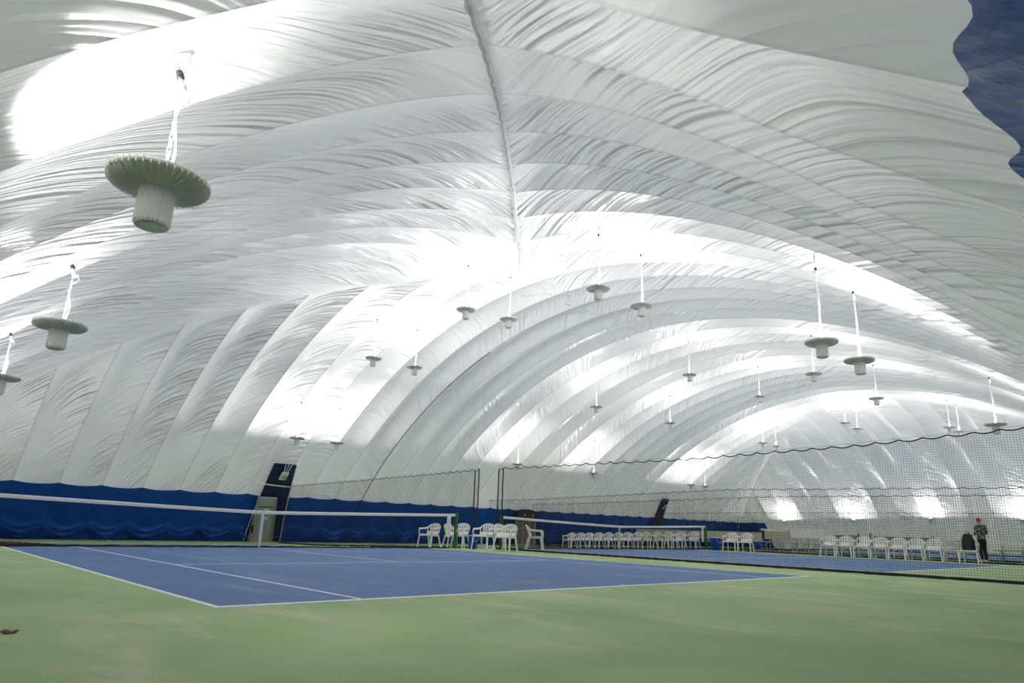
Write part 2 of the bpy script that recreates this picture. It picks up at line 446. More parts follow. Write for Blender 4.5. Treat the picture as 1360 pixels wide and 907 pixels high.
# ------------------------------------------------------------------ pendant lamps
def make_lamp(chain_len, label):
    L = thing('pendant_lamp', label, 'lamp', group='pendant lamps under the white vault')
    b = MB()   # shallow dish: closed shell whose under side slopes to the ballast
    b.lathe([(.10, .02), (.16, .022), (.28, .062), (.325, .075), (.330, .095), (.325, .11), (.29, .118), (.27, .10), (.15, .075), (.10, .075)], 56)
    b.obj('reflector', M['lamp_metal'], L, True)
    fn = MB()
    for k in range(44):
        a = 2 * PI * k / 44; ca, sa = math.cos(a), math.sin(a); w = .004
        px_, py_ = -sa * w, ca * w
        prof = [(.125, .012), (.30, .035), (.332, .062), (.332, .112), (.315, .095), (.125, .03)]
        vs = [(r * ca + sgn * px_, r * sa + sgn * py_, z) for sgn in (1, -1) for r, z in prof]
        n = len(prof)
        fn.add(vs, [tuple(range(n)), tuple(range(2 * n - 1, n - 1, -1))] + [(i, (i + 1) % n, n + (i + 1) % n, n + i) for i in range(n)])
    fn.obj('cooling_fins', M['lamp_metal'], L)
    h = MB(); mod = lambda k, j: (1.0 if k % 4 in (0, 1) else .945) if 1 <= j <= 3 else 1.0
    h.lathe([(.10, .03), (.115, .02), (.118, -.10), (.118, -.235), (.108, -.25), (.0, -.252)], 96, mod=mod)
    h.lathe([(.085, -.251), (.085, -.262), (.0, -.262)], 32)
    h.obj('ballast_housing', M['lamp_metal'], L)
    g = MB(); g.lathe([(.265, .102), (.20, .122), (.10, .132), (.0, .134)], 40)
    g.obj('lens', M['lamp_glass'], L, True)
    c = MB(); z = .13; i = 0
    top = .13 + chain_len
    def link(cb, p0, p1, k, r=.0042, w=.013):
        p0 = Vector(p0); p1 = Vector(p1); d = p1 - p0; ln = d.length; d.normalize()
        u = d.orthogonal().normalized(); v = d.cross(u); a = u if k % 2 else v
        pts = []
        for q in range(10):
            an = 2 * PI * q / 10
            pts.append((p0 + p1) / 2 + d * math.cos(an) * ln * .62 + a * math.sin(an) * w)
        cb.tube(pts, r, 5, False, closed=True)
    def chain_run(cb, p0, p1, step=.05):
        p0 = Vector(p0); p1 = Vector(p1); n = max(1, int((p1 - p0).length / step))
        for k in range(n): link(cb, p0.lerp(p1, k / n), p0.lerp(p1, (k + 1) / n), k)
    chain_run(c, (.02, 0, .12), (.03, 0, top - .28))
    chain_run(c, (.03, 0, top - .28), (.07, .03, top)); chain_run(c, (.03, 0, top - .28), (-.26, -.16, top - .01))
    c.obj('chain', M['chain'], L, True)
    k = MB(); pts = []
    for i in range(41):
        q = i / 40; zz = .12 + (top - .34 - .12) * q
        sw = .05 * math.sin(q * PI * 2.3) * math.sin(q * PI) + .10 * math.exp(-((q - .86) / .09) ** 2)
        pts.append((.045 + sw * .55, -.015 + sw * .45, zz))
    k.tube(pts, .0085, 6); k.obj('power_cord', M['cord'], L, True)
    e = Vector(pts[-1])
    pl = MB(); pl.tube([e - Vector((.0, 0, .10)), e + Vector((-.04, -.01, .02))], [.026, .022], 10); po = pl.obj('plug', M['cord'], L, True)
    pc = MB(); pc.tube([e + Vector((-.04, -.01, .02)), e + Vector((-.065, -.016, .075))], [.027, .025], 10); pc.obj('plug_collar', M['black'], po, True)
    lead = MB(); lead.tube([e + Vector((-.065, -.016, .07)), e + Vector((-.16, -.08, .13)), e + Vector((-.22, -.12, .24)), (-.2, -.1, top)], .007, 6); lead.obj('supply_lead', M['cord'], L, True)
    return L
ROWS = [(-1.05, 'left end wall row', 1.05), (11.9, 'left row over first divider net', 1.9), (13.95, 'right row over first divider net', 1.9),
        (26.0, 'row left of walkway', 1.9), (33.0, 'row right of walkway', 1.9), (44.7, 'left row over farthest divider net', 1.9),
        (46.7, 'right row over farthest divider net', 1.9), (59.9, 'far end wall row', 1.05)]
COLS = [(-.2, 'nearest front wall'), (5.9, 'second from front wall'), (11.9, 'middle one'), (17.8, 'second from back wall'), (23.9, 'nearest back wall')]
EXACT = {(0, 0): (-1.2, -1.05, 2.86), (0, 1): (-.74, 5.0, 3.12), (0, 2): (-.76, 10.4, 3.13)}
protoA = protoB = None
LAMP_POWER = 248
for i, (x, rn, cl) in enumerate(ROWS):
    for j, (y, cn) in enumerate(COLS):
        if i == 0 and j > 2: y += -1.5
        p = EXACT.get((i, j)) or (x, y, mem_z(x, y) - cl - .13 + (.12 if cl > 1.5 else 0))
        lab = f'grey finned pendant lamp, {cn}, {rn}'
        rz = R_.uniform(-.35, .35)
        if cl < 1.5:
            if protoA is None: protoA = make_lamp(1.1, lab); protoA.location = p; o = protoA
            else: o = dup(protoA, p, rz, lab)
        else:
            if protoB is None: protoB = make_lamp(1.9, lab); protoB.location = p; o = protoB
            else: o = dup(protoB, p, rz, lab)
        ld = bpy.data.lights.new('lamp_light', 'SPOT'); ld.spot_size = PI; ld.spot_blend = .12; ld.shadow_soft_size = .10; ld.energy = LAMP_POWER; ld.color = (1.0, .972, .975)
        lo = bpy.data.objects.new('lamp_light', ld); COL.objects.link(lo); lo.location = (p[0], p[1], p[2] + .17); lo.rotation_euler = (PI, 0, 0)

# ------------------------------------------------------------------ tennis nets
def strands(b, ya, yb, za, zb, plane, cell, r, vseg=1, hstep=2.0, wob=None):
    """square mesh of cord between two edges; za(s), zb(s) lower and upper edge, plane(s, z) the point in space"""
    nv = max(1, int((yb - ya) / cell)); zt = max(zb(ya + (yb - ya) * k / 20) for k in range(21)); z0 = min(za(ya + (yb - ya) * k / 20) for k in range(21))
    for i in range(nv + 1):
        s = ya + (yb - ya) * i / nv; lo, hi = za(s), zb(s)
        if hi - lo < .03: continue
        b.tube([plane(s, lo + (hi - lo) * k / vseg) for k in range(vseg + 1)], r, 4, False)
    nh = int((zt - z0) / cell); ns = max(1, int((yb - ya) / hstep))
    for j in range(1, nh + 1):
        fr = j / (nh + 1); pts = []
        for i in range(ns + 1):
            s = ya + (yb - ya) * i / ns; pts.append(plane(s, za(s) + (zb(s) - za(s)) * fr))
        b.tube(pts, r, 4, False)
def tennis_net(cx, label, cell, hem=False):
    N = thing('tennis_net', label, 'net', (cx + 5.485, NETY, 0), group='tennis nets across the courts')
    xa, xb = -6.40, 6.40
    top = lambda s: .914 + (1.07 - .914) * (abs(s) / 6.4) ** 1.15 - .03
    for sx in (-1, 1):
        pb = MB(); pb.box((sx * 6.46, 0, .54), (.09, .09, 1.08)); pb.box((sx * 6.46, 0, 1.085), (.10, .10, .02))
        po = bevel(pb.obj('post', M['green_post'], N), .012)
        kb = MB(); kb.tube([(sx * 6.46, -.05, .55), (sx * 6.46, -.12, .55), (sx * 6.46, -.12, .42), (sx * 6.46, -.19, .42)], .014, 8); kb.box((sx * 6.46, -.055, .55), (.07, .03, .10))
        kb.obj('crank', M['grey_metal'], po)
    nb = MB(); strands(nb, xa, xb, lambda s: .02, top, lambda s, z: Vector((s, .012 * math.sin(s * 2.1) * (1 - z), z)), cell, .0020 if cell < .06 else .0028, 1, .5)
    nb.obj('net_mesh', M['net'], N)
    hb = MB(); g = []
    for k in range(49):
        s = xa + (xb - xa) * k / 48; z = top(s) + .035
        g.append([(s, -.012, z - .085), (s, -.016, z - .03), (s, 0, z), (s, .016, z - .03), (s, .012, z - .085)])
    hb.sheet(g).obj('headband', M['band'], N, True)
    sb = MB(); sb.sheet([[(-.03, -.022, .01), (-.03, -.022, .92), (-.03, .022, .92), (-.03, .022, .01)], [(.03, -.022, .01), (.03, -.022, .92), (.03, .022, .92), (.03, .022, .01)]])
    sb.obj('center_strap', M['band'], N)
    bb = MB(); rnd = random.Random(5)
    pts = [(xa + .1 * k, rnd.uniform(-.02, .02), .02 + .006 * math.sin(k * .9)) for k in range(128)]
    bb.tube(pts, [.014 + rnd.uniform(0, .012) for _ in pts], 6); bb.obj('bottom_tape', M['rope'], N)
    if hem:
        hh = MB(); pts = [(xa + .05 * k, -.05 + rnd.uniform(-.02, .02), .045) for k in range(40)]
        hh.tube(pts, [.05 * (1 - max(0, (k - 22) / 18)) + rnd.uniform(0, .01) for k in range(40)], 8); hh.obj('loose_hem', M['hem'], N, True)
    return N
tennis_net(COURTS[0], 'nearest tennis net, white headband, across the foreground blue court', .045, True)
tennis_net(COURTS[1], 'second tennis net, behind the first divider net on the middle court', .06)
tennis_net(COURTS[2], 'third tennis net, beyond the walkway benches', .09)
tennis_net(COURTS[3], 'farthest tennis net, on the last court by the far end wall', .12)

def score_strip(x, label):
    S = thing('score_strip', label, 'scoreboard', (x, NETY - .03, 0), group='white score strips on the nets')
    b = MB(); b.box((0, 0, .68), (.15, .012, .66)); bevel(b.obj('strip_board', M['white_plastic'], S), .004)
    for k, zz in enumerate((.86, .79, .66, .58, .45)):
        q = MB(); q.box((0, -.008, zz), (.035, .006, .04)); q.box((.012, -.008, zz + .03), (.014, .006, .03)); q.obj('number_tag', M['grey_metal'], S)
    h = MB(); h.tube([(-.04, 0, 1.0), (-.04, .02, 1.045), (-.04, .045, 1.0)], .004, 6); h.tube([(.04, 0, 1.0), (.04, .02, 1.045), (.04, .045, 1.0)], .004, 6); h.obj('hook', M['grey_metal'], S)
score_strip(11.62, 'white score strip hung on the nearest net beside its green post')
score_strip(26.52, 'white score strip hung on the second net beside its far post')

# ------------------------------------------------------------------ divider nets
def divider(x, ya, yb, label, cell, r, topz, hooks=.42, edge=True):
    D = thing('divider_net', label, 'net', (x, (ya + yb) / 2, 0), group='tall divider nets between the courts')
    yo = (ya + yb) / 2; rnd = random.Random(int(x * 10))
    ph = rnd.uniform(0, 6)
    def P(s, z):
        q = (z - fz(s)) / 2.6
        return Vector((.03 * math.sin(s * 1.1 + ph) * (.4 + .6 * q) + .015 * math.sin(s * 5.3 + 2 * q), s - yo, z))
    def top(s):
        f = ((s - ya) / hooks) % 1.0
        return topz(s) - .055 * (1 - (2 * f - 1) ** 2)
    b = MB(); strands(b, ya, yb, lambda s: fz(s) + .01, top, P, cell, r, 3, .22)
    b.obj('net_mesh', M['net'], D)
    n = int((yb - ya) / hooks) * 6
    rb = MB(); rb.tube([P(ya + (yb - ya) * i / n, top(ya + (yb - ya) * i / n)) for i in range(n + 1)], .013, 6); rb.obj('top_rope', M['rope'], D, True)
    wb = MB(); wb.tube([Vector((0, ya + (yb - ya) * i / 20 - yo, topz(ya + (yb - ya) * i / 20) + .02)) for i in range(21)], .004, 5); wb.obj('hanging_wire', M['grey_metal'], D)
    hb = MB(); pts = []; nn = int((yb - ya) / .12)
    for i in range(nn + 1):
        s = ya + (yb - ya) * i / nn; pts.append(P(s, fz(s) + .03) + Vector((rnd.uniform(-.02, .02), 0, 0)))
    hb.tube(pts, [.022 + rnd.uniform(0, .014) for _ in pts], 6); hb.obj('bottom_hem', M['rope'], D)
    if edge:
        for q, s in enumerate((ya, ya + .22) if edge == 'a' else (yb, yb - .22)):
            eb = MB(); N = 14
            eb.tube([P(s, fz(s) + (top(s) - fz(s)) * k / N) + Vector((rnd.uniform(-.01, .01), 0, 0)) for k in range(N + 1)], .022, 6); eb.obj('gathered_edge', M['rope'], D, True)
    return D
def lerp_tab(tab):
    def f(s):
        for (a, b), (c, d) in zip(tab, tab[1:]):
            if s <= c: return b + (d - b) * (max(s, a) - a) / (c - a)
        return tab[-1][1]
    return f
t1 = lerp_tab([(-6, 2.98), (-3.3, 2.84), (0, 2.69), (4, 2.61), (12, 2.66), (20, 2.50), (26, 2.40), (28.5, 2.34)])
GAPA, GAPB = y_at(659, DIV[0]), y_at(633, DIV[0])
divider(DIV[0], -4.6, GAPA, 'tall black divider net beside the nearest court, on the camera side of its gap', .05, .0021, t1, .45, 'b')
divider(DIV[0], GAPB, 27.7, 'black divider net panel running from the gap to the exit door', .06, .0024, t1, .42, 'a')
t2 = lerp_tab([(-6, 2.60), (0, 2.66), (11, 2.78), (24, 2.42), (28, 2.38)])
divider(DIV[1], -4.6, 28.0, 'black divider net along the near side of the walkway chairs', .075, .0028, t2, .6, None)
t3 = lerp_tab([(-6, 2.58), (0, 2.62), (11, 2.66), (24, 2.36), (28, 2.32)])
divider(DIV[2], -4.6, 28.0, 'black divider net along the far side of the walkway benches', .09, .0030, t3, .6, None)
t4 = lerp_tab([(-6, 2.42), (3, 2.42), (19, 2.36), (28, 2.24)])
divider(DIV[3], -4.6, 28.0, 'farthest black divider net, before the last court', .12, .0036, t4, .7, None)

# ------------------------------------------------------------------ plastic armchairs (front faces local +y)
def make_chair(label):
    C = thing('plastic_armchair', label, 'chair', group='white plastic armchairs beside the courts')
    mt = M['white_plastic']
    g = []
    for i in range(9):
        v = i / 8; row = []
        for j in range(9):
            u = j / 8 * 2 - 1; w = .225 + .03 * v
            z = .425 - .018 * (1 - u * u) * math.sin(v * PI) + .02 * v - (.03 * max(0, (v - .88) / .12)) + .012 * abs(u) ** 4
            row.append((u * w, -.21 + .44 * v, z))
        g.append(row)
    MB().sheet(g, .012).obj('seat', mt, C, True)
    ap = MB()   # apron under the seat
    ap.tube([(-.22, -.2, .40), (-.245, .21, .405), (.245, .21, .405), (.22, -.2, .40)], .016, 4, True, flat=(.5, 1.6), closed=True); ap.obj('apron', mt, C)
    bk = MB()
    def back(u, q):   # u -1..1 across, q 0..1 up; leaning back and curved round the sitter
        w = .232 + .03 * math.sin(q * PI * .6); lean = -.21 - .12 * q
        return Vector((u * w, lean + .055 * u * u, .425 + .375 * q))
    arch = [back(-1, q / 8 * .62) for q in range(9)]
    for k in range(1, 12):
        a = PI * k / 12; arch.append(back(-math.cos(a), .62 + .38 * math.sin(a)))
    arch += [back(1, q / 8 * .62) for q in range(8, -1, -1)]
    bk.tube(arch, .024, 6, True, flat=(1.0, .55))
    for k in range(5):
        u = (-.62, -.31, 0, .31, .62)[k]; topq = .62 + .38 * math.sqrt(max(0, 1 - u * u)) - .02
        g2 = [[back(u + du * (.7 + .45 * i / 6), .30 + (topq - .30) * i / 6) for du in (-.11, 0, .11)] for i in range(7)]
        bk.sheet(g2, .010)
    bk.sheet([[back(-.98 + 1.96 * j / 8, .0 + .31 * i / 3) for j in range(9)] for i in range(4)], .010)
    bk.obj('backrest', mt, C, True)
    for s in (-1, 1):
        ab = MB(); pts = [(s * .235, -.285, .70), (s * .262, -.22, .665), (s * .285, -.12, .638), (s * .292, .04, .630), (s * .290, .15, .628), (s * .283, .20, .61), (s * .276, .215, .56), (s * .262, .222, .43)]
        ab.tube(pts, [.02, .024, .027, .028, .028, .027, .026, .026], 6, True, flat=(.55, 1.1) if s > 0 else (.55, 1.1)); ab.obj('armrest', mt, C, True)
        for fr in (1, -1):
            lb = MB(); x0, y0_ = (s * .262, .215) if fr > 0 else (s * .215, -.225)
            x1, y1_ = (s * .285, .265) if fr > 0 else (s * .255, -.335)
            N = 6; fl = []
            for k in range(N + 1):
                q = k / N; z = .43 * (1 - q); w = .034 * (1 - .35 * q); cx = x0 + (x1 - x0) * q; cy = y0_ + (y1_ - y0_) * q ** 1.3
                # L section: two thin walls
                fl.append([(cx - s * w, cy + fr * .006, z), (cx + s * .008, cy + fr * .012, z), (cx + s * .006, cy - fr * w * 1.5, z)])
            lb.sheet(fl, .010); lb.obj('leg', mt, C)
    return C
chairs = []
ORD = ['first', 'second', 'third', 'fourth', 'fifth', 'sixth', 'seventh', 'eighth', 'ninth', 'tenth']
proto = None
def chair(x, y, deg, label, sc=1.0):
    global proto
    loc = (x, y, fz(y)); rz = A(deg)
    if proto is None: proto = make_chair(label); proto.location = loc; proto.rotation_euler = (0, 0, rz); o = proto
    else: o = dup(proto, loc, rz, label)
    return o
# group by the nearest net post: facing -x is +90
chair(11.95, 13.3, 104, 'white plastic armchair partly behind the score strip, left of the green post')
chair(12.42, 12.3, 112, 'white plastic armchair just right of the nearest green net post')
chair(12.85, 13.1, -165, 'white plastic armchair turned right, behind the small blue bin')
chair(12.55, 11.2, 108, 'white plastic armchair facing left, just right of the small blue bin')
chair(12.42, 10.02, 108, 'white plastic armchair facing left, second right of the small blue bin')
chair(12.96, 10.62, -172, 'white plastic armchair turned right, back to back with its neighbour before the divider net')
chair(14.0, 10.3, -140, 'white plastic armchair turned right, standing behind the divider net mesh')
XR = 26.55
for k, u in enumerate((756, 768, 780, 792.5, 805, 818, 831, 844.5)):
    chair(XR + R_.uniform(-.02, .02), y_at(u, XR), 98 + R_.uniform(-3, 3), f'white plastic armchair, {ORD[k]} from the left in the row behind the second net')
for k, u in enumerate((863, 877.5, 892)):
    chair(XR + .42, y_at(u, XR + .42), -85 + R_.uniform(-4, 4), f'white plastic armchair turned away, {("left", "middle", "right")[k]} of three beside the bench end')
for k, u in enumerate((902, 920)):
    chair(XR - .2, y_at(u, XR - .2), 98, f'white plastic armchair {("second", "next")[k]} left of the far green net post')
for k, u in enumerate((971, 991)):
    chair(26.45, y_at(u, 26.45), 100, f'white plastic armchair between two blue bins, {("left", "right")[k]} of the pair')
for k, u in enumerate((1102, 1124, 1147, 1170, 1193.5, 1217.5, 1242)):
    chair(XR + R_.uniform(-.06, .06), y_at(u, XR), 93 + R_.uniform(-3, 3), f'white plastic armchair, {ORD[k]} right of the white-backed bench')
chair(XR + .38, y_at(1267, XR + .38), -88, 'white plastic armchair turned away, left of the chair with the black bag')
BAGX, BAGY = XR, y_at(1290, XR)
chair(BAGX, BAGY, 92, 'white plastic armchair holding the black bag, beside the standing person')

# ------------------------------------------------------------------ blue bins
def bin_(x, y, r, h, label, proto_=[None]):
    B = thing('recycling_bin', label, 'bin', (x, y, fz(y)), group='blue bins beside the courts')
    b = MB(); rr = r
    b.lathe([(rr * .82, 0), (rr * .97, h * .9), (rr * 1.06, h * .91), (rr * 1.06, h), (rr * .97, h), (rr * .93, h * .88), (rr * .78, .03), (0, .03)], 28); b.obj('bucket', M['bin_blue'], B, True)
    hb = MB(); pts = [(rr * 1.0 * math.cos(PI * k / 12), rr * .35 * math.sin(PI * k / 12) + rr * .9, h * .85 - h * .28 * math.sin(PI * k / 12)) for k in range(13)]
    hb.tube([(p[0], -p[1], p[2]) for p in pts], .006, 6); hb.obj('handle', M['white_plastic'], B, True)
    l_ = MB(); l_.lathe([(rr * .95, h * .98), (rr * .98, h * 1.03), (rr * .7, h * 1.05), (0, h * 1.05)], 24); l_.obj('liner', M['paper'], B, True)
    return B
bin_(12.45, 11.62, .15, .40, 'small blue bin among the white chairs at the nearest net post')
bin_(26.8, y_at(947, 26.8) - .15, .25, .55, 'larger blue bin right of the far green net post')
bin_(29.2, y_at(1007, 29.2), .21, .44, 'blue bin at the right end of the long grey bench')

# ------------------------------------------------------------------ benches in the walkway (length along y)
def bench(x, ya, yb, label, back_m, seat_m, bz=(.55, .95), leg_m=None):
    ln = abs(yb - ya); yc = (ya + yb) / 2
    B = thing('bench', label, 'bench', (x, yc, fz(yc)), group='benches along the walkway')
    b = MB(); b.box((.22, 0, (bz[0] + bz[1]) / 2), (.035, ln, bz[1] - bz[0])); bevel(b.obj('back_board', M[back_m], B), .008)
    s = MB(); s.box((-.02, 0, .44), (.34, ln, .04)); bevel(s.obj('seat_board', M[seat_m], B), .008)
    for y in (-ln / 2 + .25, 0, ln / 2 - .25):
        l = MB(); l.tube([(-.16, y, 0), (-.14, y, .42)], .022, 8); l.tube([(.24, y, 0), (.22, y, .42), (.245, y, bz[1] - .03)], .022, 8); l.tube([(-.14, y, .40), (.22, y, .40)], .02, 8)
        l.obj('leg', M['grey_metal'], B, True)
    return B
bench(29.9, y_at(1010, 29.9), y_at(842, 29.9), 'long grey bench behind the chairs left of the blue bins', 'tan', 'grey_metal')
bench(30.3, y_at(1062, 30.3), y_at(1014, 30.3), 'short grey bench with dark gap, right of the blue bin', 'tan', 'grey_metal')
bench(29.6, y_at(1094, 29.6), y_at(1049, 29.6), 'bench with a white back board, left of the right-hand chair row', 'white_plastic', 'tan', (.66, 1.05))
bench(30.6, y_at(1144, 30.6), y_at(1106, 30.6), 'shorter dark brown bench behind the right-hand chair row', 'brown', 'tan', (.70, .84))
bench(30.6, y_at(1238, 30.6), y_at(1161, 30.6), 'longer dark brown bench behind the right-hand chair row', 'brown', 'tan', (.70, .84))
bench(30.7, y_at(1292, 30.7), y_at(1246, 30.7), 'tan bench behind the chair with the black bag', 'tan', 'tan', (.55, .80))
bench(31.0, y_at(1400, 31.0), y_at(1322, 31.0), 'pale bench right of the standing person', 'white_plastic', 'tan', (.62, .80))
wy0, wy1 = y_at(1108, 27.9), y_at(998, 27.9)
tb = MB(); tb.box((0, 0, .045), (.12, abs(wy1 - wy0), .09)); o = bevel(tb.obj('timber_beam', M['wood']), .01); o.location = (27.9, (wy0 + wy1) / 2, fz((wy0 + wy1) / 2))
o['label'] = 'pale timber beam lying on the floor before the benches'; o['category'] = 'beam'

# ------------------------------------------------------------------ exits on the far wall
def tilt_frame(a, s):
    """local axes on the sloping far wall: origin, along, up, inward"""
    p = skin('far', a, s, bulge=False); up = (skin('far', a, s + .2, bulge=False) - p).normalized(); inw = (skin('far', a, s, off=.2, bulge=False) - p).normalized()
    return p, Vector((1, 0, 0)), up, inw
def wall_sheet(a0, a1, s0, s1, off, na=10, ns=16, wr=0.0, seed=1):
    rnd = random.Random(seed)
    return [[skin('far', a0(s0 + (s1 - s0) * j / ns) + (a1(s0 + (s1 - s0) * j / ns) - a0(s0 + (s1 - s0) * j / ns)) * i / na, s0 + (s1 - s0) * j / ns, off=off + (rnd.uniform(-wr, wr) if 0 < i < na and 0 < j < ns else 0), bulge=False) for j in range(ns + 1)] for i in range(na + 1)]
def find_wall(u, v):
    """wall coordinates under a photo pixel (used to set the doors out)"""
    a, s = 14.0, 2.0
    for _ in range(40):
        p = pix(skin('far', a, s, .1, False)); e = (u - p[0], v - p[1])
        pa = pix(skin('far', a + .01, s, .1, False)); ps = pix(skin('far', a, s + .01, .1, False))
        J = ((pa[0] - p[0]) / .01, (ps[0] - p[0]) / .01, (pa[1] - p[1]) / .01, (ps[1] - p[1]) / .01); det = J[0] * J[3] - J[1] * J[2]
        a += (J[3] * e[0] - J[1] * e[1]) / det; s += (-J[2] * e[0] + J[0] * e[1]) / det
    return a, s
E1 = thing('exit_surround', 'tall navy fabric exit surround rising above the grey door', 'surround', (0, 0, 0))
tl, tr = find_wall(363, 614), find_wall(394, 616); bl, br = find_wall(322, 719), find_wall(371, 719)
la = lambda s: bl[0] + (tl[0] - bl[0]) * min(1, s / tl[1]); ra = lambda s: br[0] + (tr[0] - br[0]) * min(1, s / tr[1])
stop = (tl[1] + tr[1]) / 2
E1.location = skin('far', (bl[0] + br[0]) / 2, 0.02, .3, False)
def rel(o, root): o.parent = root; o.matrix_parent_inverse = Matrix.Translation(-Vector(root.location)); return o
rel(MB().sheet(wall_sheet(la, ra, .03, stop, .16, 14, 26, .018, 4), .02).obj('fabric_panel', M['navy'], smooth=True), E1)
eb = MB()
for fn_ in (la, ra): eb.tube([skin('far', fn_(s_), s_, .18, False) for s_ in [stop * k / 12 + .02 for k in range(13)]], .03, 6)
rel(eb.obj('edge_piping', M['white_vinyl']), E1)
rel(MB().tube([skin('far', la(k) + (ra(k) - la(k)) * q, k, .28, False) for q, k in ((-.55, 3.95), (0, 3.9), (.5, 3.85), (1.05, 3.8))], .035, 6).obj('cross_strap', M['white_vinyl']), E1)
# the door itself
dl, dr = find_wall(328, 719), find_wall(360, 719); dtl, dtr = find_wall(342.5, 657), find_wall(366, 659)
dla = lambda s: dl[0] + (dtl[0] - dl[0]) * s / dtl[1]; dra = lambda s: dr[0] + (dtr[0] - dr[0]) * s / dtr[1]
dst = (dtl[1] + dtr[1]) / 2
D1 = thing('exit_door', 'grey metal exit door with two white notices, set in the navy surround', 'door', skin('far', (dl[0] + dr[0]) / 2, .02, .3, False))
rel(MB().sheet(wall_sheet(dla, dra, .05, dst, .24, 3, 6), .05).obj('door_leaf', M['door_grey']), D1)
fr = MB(); cor = [(dla(.05), .05), (dla(dst), dst), (dra(dst), dst), (dra(.05), .05)]
for (a_, s_), (c_, d_) in zip(cor, cor[1:]): fr.tube([skin('far', a_, s_, .27, False), skin('far', c_, d_, .27, False)], .06, 4)
rel(fr.obj('door_frame', M['grey_metal']), D1)
mid = dst * .80
rel(MB().tube([skin('far', dla(mid) + .12, mid, .29, False), skin('far', dra(mid) - .12, mid, .29, False)], .03, 4).obj('transom_bar', M['black']), D1)
for (u0, v0, u1, v1) in ((349, 672, 356, 678.5), (348, 683, 354.5, 687)):
    q = [find_wall(u0, v1), find_wall(u1, v1), find_wall(u1, v0), find_wall(u0, v0)]
    P4 = [skin('far', a_, s_, .30, False) for a_, s_ in q]
    rel(MB().sheet([[P4[0], P4[3]], [P4[1], P4[2]]], .006).obj('notice', M['paper']), D1)
for (u0, v0) in ((333.5, 696), (333, 701)):
    a_, s_ = find_wall(u0, v0); hb = MB(); hb.tube([skin('far', a_, s_ - .13, .33, False), skin('far', a_, s_ + .13, .33, False)], .06, 6); rel(hb.obj('handle', M['black']), D1)
th = MB(); th.sheet([[skin('far', dla(.04) - .1, .04, .42, False), skin('far', dla(.04) - .1, .04, .18, False)], [skin('far', dra(.04) + .25, .04, .42, False), skin('far', dra(.04) + .25, .04, .18, False)]], .04)
rel(th.obj('threshold', M['tan']), D1)
def exit_sign(u0, v0, u1, v1, label, wires):
    q = [find_wall(u0, v1), find_wall(u1, v1), find_wall(u1, v0), find_wall(u0, v0)]
    S = thing('exit_sign', label, 'sign', skin('far', q[0][0], q[0][1], .25, False), group='exit signs on the back wall')
    al, sl = (q[0][0] + q[3][0]) / 2, (q[0][1] + q[1][1]) / 2; ah, sh = (q[1][0] + q[2][0]) / 2, (q[2][1] + q[3][1]) / 2
    def P(x, y, o=.30): return skin('far', al + (ah - al) * x, sl + (sh - sl) * y, o, False)
    def poly(b, pts, o): b.add([P(x, y, o) for x, y in pts] + [P(x, y, o - .012) for x, y in pts], [tuple(range(len(pts)))] + [(i, (i + 1) % len(pts), len(pts) + (i + 1) % len(pts), len(pts) + i) for i in range(len(pts))])
    rel(MB().sheet([[P(0, 0), P(0, 1)], [P(1, 0), P(1, 1)]], .06).obj('sign_panel', M['sign_white']), S)
    b = MB()   # running figure leaving through a doorway
    poly(b, [(.60, .12), (.88, .12), (.88, .62), (.60, .62)], .345)
    poly(b, [(.20, .12), (.30, .12), (.36, .30), (.46, .22), (.50, .12), (.42, .50), (.30, .52), (.22, .38), (.16, .34), (.20, .58), (.44, .58), (.30, .30)], .345)
    poly(b, [(.34 + .06 * math.cos(k * PI / 4), .66 + .07 * math.sin(k * PI / 4)) for k in range(8)], .345)
    rel(b.obj('pictogram', M['sign_green']), S)
    if wires:
        w = MB()
        for x0_, x1_ in ((.25, .1), (.5, .55), (.75, 1.0)): w.tube([P(x0_, 1, .3), P(x1_, 1.95, .2)], .022, 5)
        rel(w.obj('hanging_straps', M['white_vinyl']), S)
exit_sign(371, 624, 380.5, 633.5, 'white and green exit sign on navy fabric above the grey door', True)
# second exit, seen through the divider nets
E2 = thing('exit_surround', 'narrow navy exit surround leaning up the wall behind the second net', 'surround')
t2l, t2r = find_wall(879, 661), find_wall(888, 661); b2l, b2r = find_wall(866, 697), find_wall(879, 697)
gl, gr = find_wall(858, 724), find_wall(872, 724)
E2.location = skin('far', gl[0], 0.02, .3, False)
l2 = lambda s: gl[0] + (t2l[0] - gl[0]) * s / t2l[1]; r2 = lambda s: gr[0] + (t2r[0] - gr[0]) * s / t2r[1]
rel(MB().sheet(wall_sheet(l2, r2, .03, t2l[1], .16, 10, 20, .015, 9), .02).obj('fabric_panel', M['navy'], smooth=True), E2)
eb = MB()
for fn_ in (l2, r2): eb.tube([skin('far', fn_(s_), s_, .18, False) for s_ in [t2l[1] * k / 10 + .02 for k in range(11)]], .03, 6)
rel(eb.obj('edge_piping', M['navy']), E2)
exit_sign(880, 668, 883.5, 673.5, 'small white exit sign on the narrow navy surround behind the second net', False)

